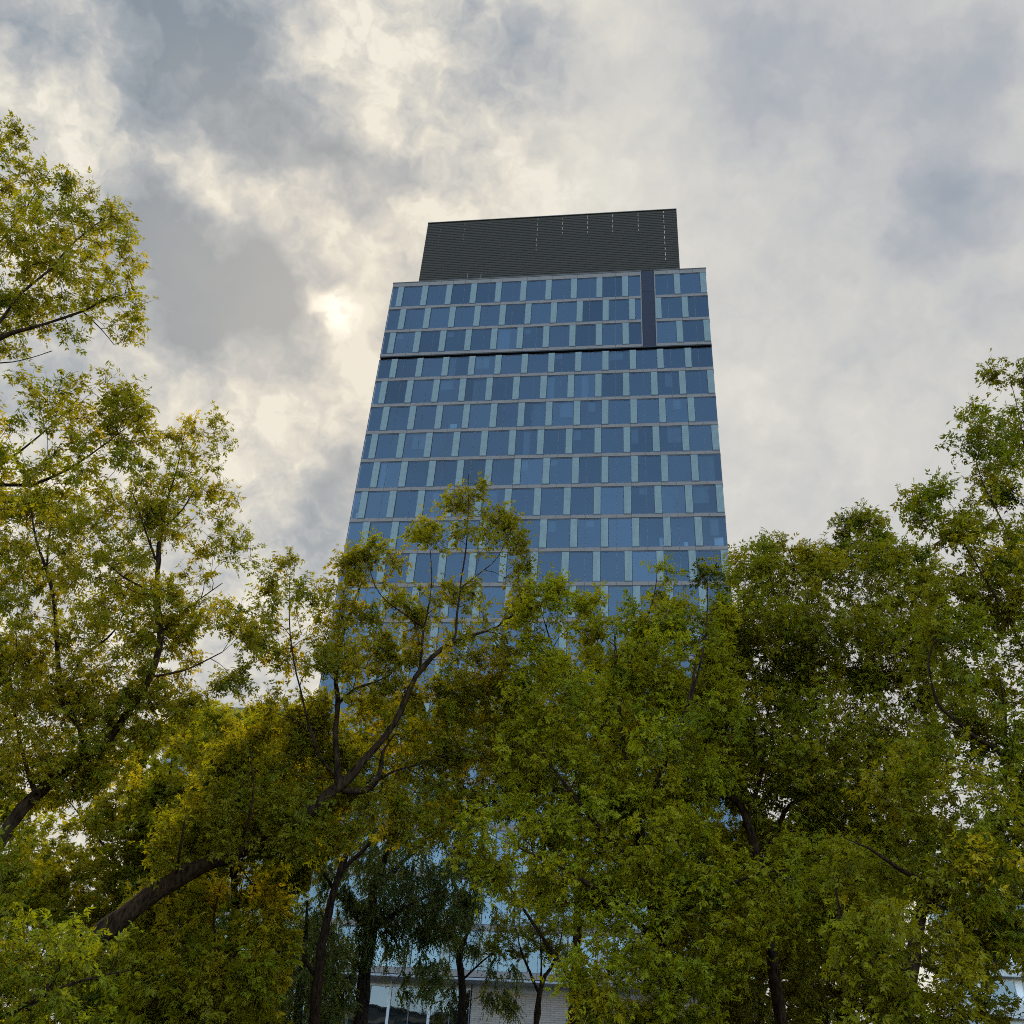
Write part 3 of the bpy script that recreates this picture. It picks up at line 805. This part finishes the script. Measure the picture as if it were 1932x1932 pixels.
make_tree("birch_tree", "dark weeping birch left of the thick birch trunk", [
    [(555, 2000, Y, .20), (557, 1932, Y, .19), (567, 1850, Y, .15), (575, 1780, Y, .10), (580, 1700, Y, .03)],
    [(567, 1850, Y, .07), (520, 1790, Y, .05), (500, 1740, Y, .02)],
], [
    ([(480, 1760), (560, 1720), (640, 1750), (660, 1850), (640, 1960), (480, 1960)], Y, 2.2, 1.5),
], "birch", BIRCH, bark="birchbark")

# the second row of trees, nearer the tower
for spec in (
    (36.0, "golden olive tree in the second row, right behind the fork of the leaning trunk", [(590, 2020, .20), (600, 1850, .17), (640, 1650, .12), (700, 1500, .07), (735, 1400, .02)],
     [([(560, 1370), (660, 1330), (780, 1330), (900, 1340), (1010, 1400), (990, 1500), (880, 1540), (760, 1500), (640, 1480), (560, 1450)], 0, 2.0, 2.6)], OLIVE),
    (39.0, "green tree in the second row, in front of the low office block", [(450, 2010, .20), (448, 1850, .17), (440, 1650, .12), (430, 1500, .07), (430, 1390, .02)],
     [([(270, 1400), (380, 1350), (520, 1350), (600, 1400), (640, 1500), (600, 1640), (480, 1700), (330, 1700), (250, 1560)], 0, 2.5, 3.4)], GREEN),
    (37.0, "green tree in the second row, hidden behind the bright maple right of centre", [(1080, 2010, .20), (1082, 1850, .17), (1090, 1650, .12), (1100, 1450, .07), (1110, 1300, .02)],
     [([(980, 1300), (1080, 1240), (1200, 1240), (1300, 1280), (1400, 1360), (1400, 1600), (1300, 1700), (1150, 1640), (1020, 1560), (940, 1440)], 0, 2.5, 2.8)], GREEN),
    (38.0, "low dark tree in the second row, filling the gaps left of the birches", [(210, 2010, .18), (212, 1850, .15), (225, 1700, .10), (240, 1580, .03)],
     [([(-40, 1560), (120, 1600), (300, 1560), (480, 1640), (500, 1800), (460, 1960), (-40, 1960)], 0, 2.5, 1.6)], RUST),
    (36.0, "dark tree in the second row, between the two trunks on the right", [(1360, 2020, .20), (1362, 1880, .17), (1380, 1700, .12), (1400, 1560, .05)],
     [([(1240, 1660), (1400, 1560), (1560, 1560), (1640, 1640), (1600, 1800), (1520, 1960), (1260, 1960)], 0, 2.0, 2.4)], RUST),
):
    Yb, lab, tr, cr, colr = spec
    make_tree("maple_tree", lab, [[(u, v, Yb, r) for u, v, r in tr],
        [(tr[1][0], tr[1][1], Yb, .09), (tr[1][0] - 90, tr[1][1] - 130, Yb + .4, .05), (tr[1][0] - 150, tr[1][1] - 220, Yb + .6, .015)],
        [(tr[2][0], tr[2][1], Yb, .09), (tr[2][0] + 90, tr[2][1] - 90, Yb - .4, .05), (tr[2][0] + 160, tr[2][1] - 180, Yb - .6, .015)]],
        [(p, Yb + dy, d, l) for p, dy, d, l in cr], "far", colr, group="second row of trees before the tower")

# 6 right of the middle: the two front maples
Y = 23.0
make_tree("maple_tree", "bright green maple right of centre with low drooping boughs", [
    [(1262, 2000, Y, .27), (1256, 1897, Y, .25), (1240, 1780, Y, .22), (1220, 1650, Y, .18), (1200, 1540, Y, .14), (1180, 1420, Y, .10), (1165, 1300, Y, .06), (1160, 1200, Y, .03)],
    [(1220, 1650, Y, .11), (1130, 1560, Y - .6, .08), (1060, 1470, Y - 1, .05), (1010, 1400, Y - 1.2, .02)],
    [(1200, 1540, Y, .10), (1260, 1440, Y - .5, .08), (1300, 1330, Y - .8, .05), (1320, 1200, Y - .9, .02)],
    [(1240, 1780, Y, .11), (1150, 1700, Y - 1, .08), (1060, 1640, Y - 1.5, .05), (980, 1600, Y - 1.7, .02)],
    [(1240, 1760, Y, .10), (1340, 1690, Y - 1, .07), (1430, 1650, Y - 1.4, .04), (1520, 1640, Y - 1.6, .015)],
    [(1180, 1420, Y, .07), (1100, 1330, Y + .4, .05), (1050, 1240, Y + .6, .03), (1020, 1150, Y + .6, .012)],
    [(1165, 1300, Y, .05), (1210, 1200, Y, .035), (1235, 1120, Y, .02), (1240, 1075, Y, .008)],
    [(1300, 1330, Y - .8, .04), (1330, 1200, Y - .6, .03), (1335, 1090, Y - .6, .01)],
], [
    ([(1020, 1110), (1060, 1100), (1080, 1150), (1115, 1100), (1140, 1110), (1150, 1180), (1180, 1150), (1215, 1170), (1235, 1075), (1265, 1080), (1275, 1150), (1315, 1090), (1345, 1085), (1365, 1180), (1370, 1300), (1260, 1320), (1130, 1290), (1030, 1270), (980, 1190)], Y + .2, 1.5, 2.3),
    ([(960, 1260), (1080, 1270), (1240, 1300), (1360, 1290), (1390, 1400), (1330, 1500), (1200, 1530), (1060, 1510), (960, 1440)], Y, 2.0, 2.4),
    ([(900, 1530), (1000, 1510), (1130, 1500), (1260, 1520), (1360, 1580), (1350, 1680), (1200, 1700), (1060, 1700), (940, 1670), (880, 1600)], Y - .8, 1.8, 2.3),
    ([(1090, 1680), (1200, 1680), (1330, 1660), (1480, 1600), (1560, 1590), (1640, 1640), (1610, 1710), (1480, 1760), (1380, 1830), (1300, 1960), (1150, 1960), (1080, 1850), (1100, 1760)], Y - 1.0, 1.8, 2.6),
], "maple", LIME, fat=.75)
Y = 24.5
make_tree("maple_tree", "broad maple on the right with dark forking limbs showing through its leaves", [
    [(1470, 2000, Y, .28), (1464, 1915, Y, .26), (1450, 1800, Y, .22), (1430, 1650, Y, .19), (1401, 1548, Y, .16), (1392, 1525, Y, .14), (1369, 1503, Y, .13), (1333, 1498, Y - .1, .11), (1310, 1444, Y - .2, .09), (1292, 1412, Y - .3, .07), (1251, 1380, Y - .4, .055), (1180, 1372, Y - .6, .035), (1115, 1367, Y - .7, .015)],
    [(1369, 1503, Y, .10), (1383, 1480, Y - .2, .09), (1378, 1439, Y - .3, .075), (1369, 1390, Y - .4, .06), (1380, 1300, Y - .4, .04), (1400, 1180, Y - .4, .015)],
    [(1405, 1560, Y, .11), (1432, 1489, Y + .3, .09), (1440, 1440, Y + .4, .075), (1450, 1340, Y + .5, .05), (1470, 1200, Y + .5, .03), (1500, 1060, Y + .5, .01)],
    [(1430, 1650, Y, .13), (1477, 1535, Y + .6, .11), (1514, 1498, Y + .8, .10), (1532, 1439, Y + .9, .085), (1554, 1399, Y + .9, .07), (1580, 1250, Y + .9, .04), (1610, 1050, Y + .9, .015)],
    [(1532, 1439, Y + .9, .06), (1620, 1360, Y + .6, .04), (1680, 1260, Y + .5, .025), (1700, 1150, Y + .5, .01)],
], [
    ([(1385, 1060), (1410, 1040), (1440, 1015), (1470, 1040), (1500, 1010), (1530, 1045), (1570, 1040), (1590, 990), (1615, 985), (1635, 945), (1650, 1000), (1680, 1030), (1710, 1010), (1740, 1050), (1760, 1130), (1740, 1250), (1600, 1280), (1450, 1270), (1370, 1250), (1370, 1150)], Y + .5, 1.8, 3.3),
    ([(1360, 1260), (1500, 1270), (1640, 1280), (1740, 1260), (1760, 1400), (1700, 1520), (1560, 1560), (1440, 1540), (1340, 1480), (1320, 1360)], Y + .6, 2.2, 3.2),
    ([(1380, 1540), (1500, 1560), (1640, 1560), (1720, 1540), (1740, 1640), (1640, 1740), (1500, 1800), (1380, 1760)], Y + 1.0, 2.0, 3.0),
], "maple", GREEN, fat=.6)

# 7 far right
Y = 18.5
make_tree("maple_tree", "tall maple at the right edge leaning in with high ragged boughs", [
    [(1700, 2060, Y, .25), (1715, 1900, Y, .23), (1736, 1766, Y, .21), (1745, 1725, Y, .20), (1781, 1684, Y, .19), (1822, 1643, Y, .18), (1880, 1560, Y, .16), (1917, 1467, Y, .14), (1935, 1380, Y, .12), (1945, 1250, Y, .10), (1950, 1100, Y, .08), (1945, 950, Y, .05), (1930, 820, Y, .03), (1905, 710, Y, .01)],
    [(1917, 1467, Y, .10), (1895, 1426, Y - .2, .085), (1836, 1390, Y - .4, .07), (1790, 1349, Y - .5, .06), (1768, 1328, Y - .5, .055), (1754, 1274, Y - .5, .048), (1752, 1237, Y - .5, .04), (1776, 1190, Y - .5, .02)],
    [(1897, 1428, Y - .2, .05), (1897, 1344, Y - .2, .04), (1880, 1250, Y - .2, .02)],
    [(1945, 1250, Y, .06), (1890, 1150, Y - .3, .045), (1840, 1060, Y - .4, .03), (1790, 980, Y - .4, .012)],
    [(1950, 1100, Y, .05), (1900, 1000, Y + .3, .035), (1850, 900, Y + .4, .02), (1830, 800, Y + .4, .008)],
    [(1781, 1684, Y, .10), (1700, 1640, Y - .6, .07), (1640, 1600, Y - .9, .04), (1590, 1580, Y - 1, .015)],
    [(1715, 1900, Y, .10), (1645, 1797, Y + .4, .09), (1600, 1775, Y + .5, .07), (1585, 1720, Y + .5, .05), (1570, 1640, Y + .5, .02)],
    [(1822, 1643, Y, .07), (1880, 1640, Y - .5, .05), (1960, 1600, Y - .8, .02)],
], [
    ([(1880, 700), (1900, 690), (1935, 710), (1960, 760), (1960, 800), (1915, 770), (1890, 740)], Y, .5, 1.5),
    ([(1815, 790), (1840, 780), (1870, 800), (1900, 790), (1960, 800), (1960, 960), (1900, 960), (1860, 910), (1820, 850)], Y + .3, .9, 1.8),
    ([(1735, 935), (1775, 930), (1800, 950), (1830, 900), (1870, 920), (1960, 950), (1960, 1170), (1860, 1160), (1810, 1090), (1780, 1010), (1745, 985)], Y, 1.2, 2.2),
    ([(1790, 1110), (1860, 1150), (1960, 1160), (1960, 1420), (1860, 1420), (1780, 1360), (1740, 1270), (1760, 1180)], Y, 1.6, 2.4),
    ([(1700, 1400), (1790, 1380), (1880, 1440), (1960, 1430), (1960, 1640), (1860, 1640), (1760, 1600), (1660, 1560)], Y - .2, 1.6, 2.2),
    ([(1560, 1640), (1680, 1600), (1800, 1660), (1960, 1640), (1960, 1800), (1840, 1780), (1700, 1760), (1600, 1740)], Y + .2, 1.5, 2.3),
    ([(1600, 1750), (1700, 1720), (1790, 1760), (1810, 1850), (1780, 1960), (1600, 1960)], Y - 1.6, .9, 2.0),
    ([(1740, 1600), (1820, 1560), (1900, 1620), (1850, 1700), (1780, 1720)], Y - 1.4, .8, 1.4),
], "maple", GREEN, fat=.6)
Y = 30.0
make_tree("maple_tree", "dark rusty tree filling the lower right corner behind the leaning maple", [
    [(1600, 2050, Y, .22), (1605, 1950, Y, .20), (1618, 1797, Y, .16), (1640, 1680, Y, .11), (1660, 1560, Y, .06), (1670, 1440, Y, .02)],
    [(1612, 1850, Y, .10), (1700, 1760, Y, .07), (1790, 1690, Y + .4, .04), (1850, 1640, Y + .5, .015)],
    [(1610, 1880, Y, .10), (1530, 1780, Y, .06), (1460, 1720, Y, .03), (1420, 1690, Y, .012)],
    [(1605, 1940, Y, .08), (1720, 1900, Y - .5, .05), (1830, 1860, Y - .8, .02)],
], [
    ([(1340, 1760), (1460, 1740), (1600, 1700), (1700, 1760), (1700, 1960), (1320, 1960)], Y, 2.5, 2.3),
    ([(1640, 1560), (1800, 1580), (1960, 1640), (1960, 1960), (1680, 1960), (1640, 1780)], Y + .6, 2.2, 1.7),
    ([(1380, 1420), (1560, 1400), (1740, 1420), (1800, 1520), (1700, 1640), (1500, 1680), (1380, 1600)], Y, 2.2, 1.0),
], "far", RUST, fat=.8)

# ------------------------------------------------------------------ sky and light
EXPO = 2.9
SUN_D = ray(645, 592)
sun_el = math.asin(SUN_D[2]); sun_az = math.atan2(SUN_D[0], SUN_D[1])
sl = bpy.data.lights.new("sun", "SUN"); sl.energy = 1.2; sl.angle = R(12); sl.color = (1.0, 0.93, 0.82)
so = bpy.data.objects.new("sun", sl); COL.objects.link(so)
so.rotation_euler = Vector(SUN_D).to_track_quat("Z", "Y").to_euler()

world = bpy.data.worlds.new("World"); scene.world = world; world.use_nodes = True
nt = world.node_tree; nt.nodes.clear()
wo = nt.nodes.new("ShaderNodeOutputWorld"); bg = nt.nodes.new("ShaderNodeBackground")
SKYS = 0.15
bg.inputs["Strength"].default_value = SKYS
nt.links.new(bg.outputs[0], wo.inputs[0])
sky = N(nt, "ShaderNodeTexSky", sky_type="NISHITA", sun_disc=False)
sky.sun_elevation = sun_el; sky.sun_rotation = sun_az
tc = N(nt, "ShaderNodeTexCoord"); D0 = tc.outputs["Generated"]
def vm(op, a, b=None, sc=None):
    n = N(nt, "ShaderNodeVectorMath", operation=op)
    for i, x in enumerate((a, b)):
        if x is None: continue
        if hasattr(x, "links"): nt.links.new(x, n.inputs[i])
        else: n.inputs[i].default_value = x
    if sc is not None:
        if hasattr(sc, "links"): nt.links.new(sc, n.inputs["Scale"])
        else: n.inputs["Scale"].default_value = sc
    return n.outputs["Value"] if op in ("DISTANCE", "DOT_PRODUCT", "LENGTH") else n.outputs[0]
def mt(op, a, b=None, c=None, clamp=False):
    n = N(nt, "ShaderNodeMath", operation=op); n.use_clamp = clamp
    for i, x in enumerate((a, b, c)):
        if x is None: continue
        if hasattr(x, "links"): nt.links.new(x, n.inputs[i])
        else: n.inputs[i].default_value = x
    return n.outputs[0]
def noise(vec, scale, detail, rough=.5, typ=None):
    n = N(nt, "ShaderNodeTexNoise", Scale=scale, Detail=detail, Roughness=rough)
    nt.links.new(vec, n.inputs["Vector"]); return n
def mrange(x, a, b, c, d, smooth=True):
    n = N(nt, "ShaderNodeMapRange")
    if smooth: n.interpolation_type = "SMOOTHSTEP"
    nt.links.new(x, n.inputs[0])
    for i, y in enumerate((a, b, c, d)): n.inputs[i + 1].default_value = y
    return n.outputs[0]
w1 = noise(D0, 9.0, 4.0)
w2 = noise(D0, 30.0, 3.0)
wv = vm("SCALE", vm("SUBTRACT", w1.outputs["Color"], (.5, .5, .5)), sc=.11)
wv2 = vm("SCALE", vm("SUBTRACT", w2.outputs["Color"], (.5, .5, .5)), sc=.045)
DW = vm("ADD", vm("ADD", D0, wv), wv2)
PX = 1.0 / (FPX * 1932)
blobs = [  # (u, v, radius px, weight): dark cloud masses +, bright gaps -
    (300, 40, 150, .75), (380, 130, 120, .55), (240, 200, 90, .35), (470, 90, 90, .45), (25, 50, 90, .55), (560, 230, 120, .55), (640, 290, 90, .45),
    (725, 345, 80, .55), (470, 250, 80, .25), (300, 330, 90, .40), (290, 420, 100, .5), (335, 500, 150, .75), (440, 510, 150, .7), (530, 560, 100, .65),
    (390, 620, 90, .6), (545, 600, 75, .45), (530, 715, 75, .5), (560, 680, 60, .3), (640, 490, 70, .3), (830, 70, 110, .25), (950, 120, 150, .35),
    (1400, 60, 160, .55), (1480, 150, 150, .45), (1410, 250, 90, .35), (1650, 60, 190, .40), (1730, 230, 160, .55), (1870, 70, 150, .35), (1780, 370, 90, .45),
    (1765, 440, 80, .35), (1870, 380, 90, .35), (1560, 370, 80, .2), (1480, 580, 100, .2), (1580, 700, 110, .25), (1800, 560, 200, .2), (1050, 230, 120, .12), (660, 830, 80, .45), (620, 960, 90, .50), (580, 1040, 80, .4),
    (100, 170, 140, -.20), (330, 290, 70, -.25), (620, 110, 120, -.20), (640, 590, 130, -.6), (500, 350, 70, -.25), (690, 480, 60, -.3), (1200, 420, 200, -.15), (430, 430, 40, -.2), (1420, 780, 200, -.10), (200, 650, 150, -.1), (520, 900, 150, -.1),
]
acc = None
for u, v, r, wgt in blobs:
    d = ray(u, v)
    x = mrange(vm("DISTANCE", DW, tuple(d)), 0.0, r * 1.35 * PX, wgt, 0.0)
    acc = x if acc is None else mt("ADD", acc, x)
fb = noise(vm("ADD", D0, wv2), 11.0, 9.0, .55)
fb2 = noise(vm("ADD", D0, wv2), 4.0, 5.0, .5)
# lumpy broken cloud to the left of the tower, smooth veil to the right
sxx = N(nt, "ShaderNodeSeparateXYZ"); nt.links.new(D0, sxx.inputs[0])
lump = mrange(sxx.outputs[0], -.12, .12, 2.7, .75)
fine = noise(vm("ADD", D0, wv2), 34.0, 6.0, .55)
dk = mt("ADD", mt("MULTIPLY", mt("SUBTRACT", fb.outputs["Fac"], .47), lump), mt("MULTIPLY_ADD", fb2.outputs["Fac"], .6, -.16))
dk = mt("ADD", dk, mt("MULTIPLY", mt("SUBTRACT", fine.outputs["Fac"], .5), mrange(sxx.outputs[0], -.10, .08, 2.0, .35)))
dk = mt("MULTIPLY_ADD", mt("ADD", dk, mt("MULTIPLY", acc, mrange(sxx.outputs[0], -.05, .12, 1.75, .68))), .50, .10)
cr = N(nt, "ShaderNodeValToRGB")
el = cr.color_ramp.elements
stops = [(0.0, (.88, .84, .73)), (.125, (.745, .715, .635)), (.26, (.625, .615, .58)), (.42, (.485, .50, .51)), (.62, (.36, .40, .44)), (1.0, (.24, .29, .345))]
el[0].position, el[0].color = stops[0][0], (*stops[0][1], 1)
el[1].position, el[1].color = stops[-1][0], (*stops[-1][1], 1)
for p, c in stops[1:-1]:
    e = el.new(p); e.color = (*c, 1)
nt.links.new(dk, cr.inputs[0])
# warm veil round the hidden sun
sd = vm("DISTANCE", DW, tuple(SUN_D))
glow = mrange(vm("DISTANCE", vm("ADD", D0, wv2), tuple(SUN_D)), .0, .033, 1.0, 0.0)
halo = mrange(sd, .0, .36, 1.0, 0.0)
def mixc(f, a, b, mode="MIX"):
    n = N(nt, "ShaderNodeMix", data_type="RGBA", blend_type=mode)
    for s, x in ((0, f), (6, a), (7, b)):
        if hasattr(x, "links"): nt.links.new(x, n.inputs[s])
        else: n.inputs[s].default_value = x
    return n.outputs[2]
cl = mixc(mt("MULTIPLY", halo, .38), cr.outputs[0], (.88, .76, .59, 1))
cl = mixc(mrange(sxx.outputs[0], -.10, .20, 0.0, 1.0), cl, (.93, .95, 1.0, 1), "MULTIPLY")
cl = mixc(mt("MULTIPLY", glow, mrange(fine.outputs["Fac"], .40, .60, 1.0, .15)), cl, (1.3, 1.18, .98, 1))
sx = N(nt, "ShaderNodeSeparateXYZ"); nt.links.new(D0, sx.inputs[0])
# overhead cloud, out of view, is boosted beyond natural overcast to light the foliage
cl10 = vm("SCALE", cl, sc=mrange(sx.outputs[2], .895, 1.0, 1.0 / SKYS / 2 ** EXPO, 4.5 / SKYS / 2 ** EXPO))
# the cloud sheet covers the sky ahead and overhead; behind the camera it opens to blue
cov = mrange(mt("ADD", sx.outputs[1], mt("MULTIPLY_ADD", w1.outputs["Fac"], .3, -.15)), -.30, -.02, 0.0, 1.0)
cov = mt("MAXIMUM", cov, mrange(fb2.outputs["Fac"], .45, .75, 0.0, .35))
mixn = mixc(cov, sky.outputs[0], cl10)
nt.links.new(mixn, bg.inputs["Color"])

# ------------------------------------------------------------------ render look
scene.view_settings.view_transform = "Standard"
scene.view_settings.look = "None"
scene.view_settings.exposure = EXPO
scene.view_settings.gamma = 1.0
cy = scene.cycles
cy.max_bounces = 8; cy.diffuse_bounces = 4; cy.glossy_bounces = 3; cy.transmission_bounces = 5; cy.transparent_max_bounces = 12
cy.caustics_reflective = False; cy.caustics_refractive = False
cy.use_denoising = False
cy.filter_width = 1.0
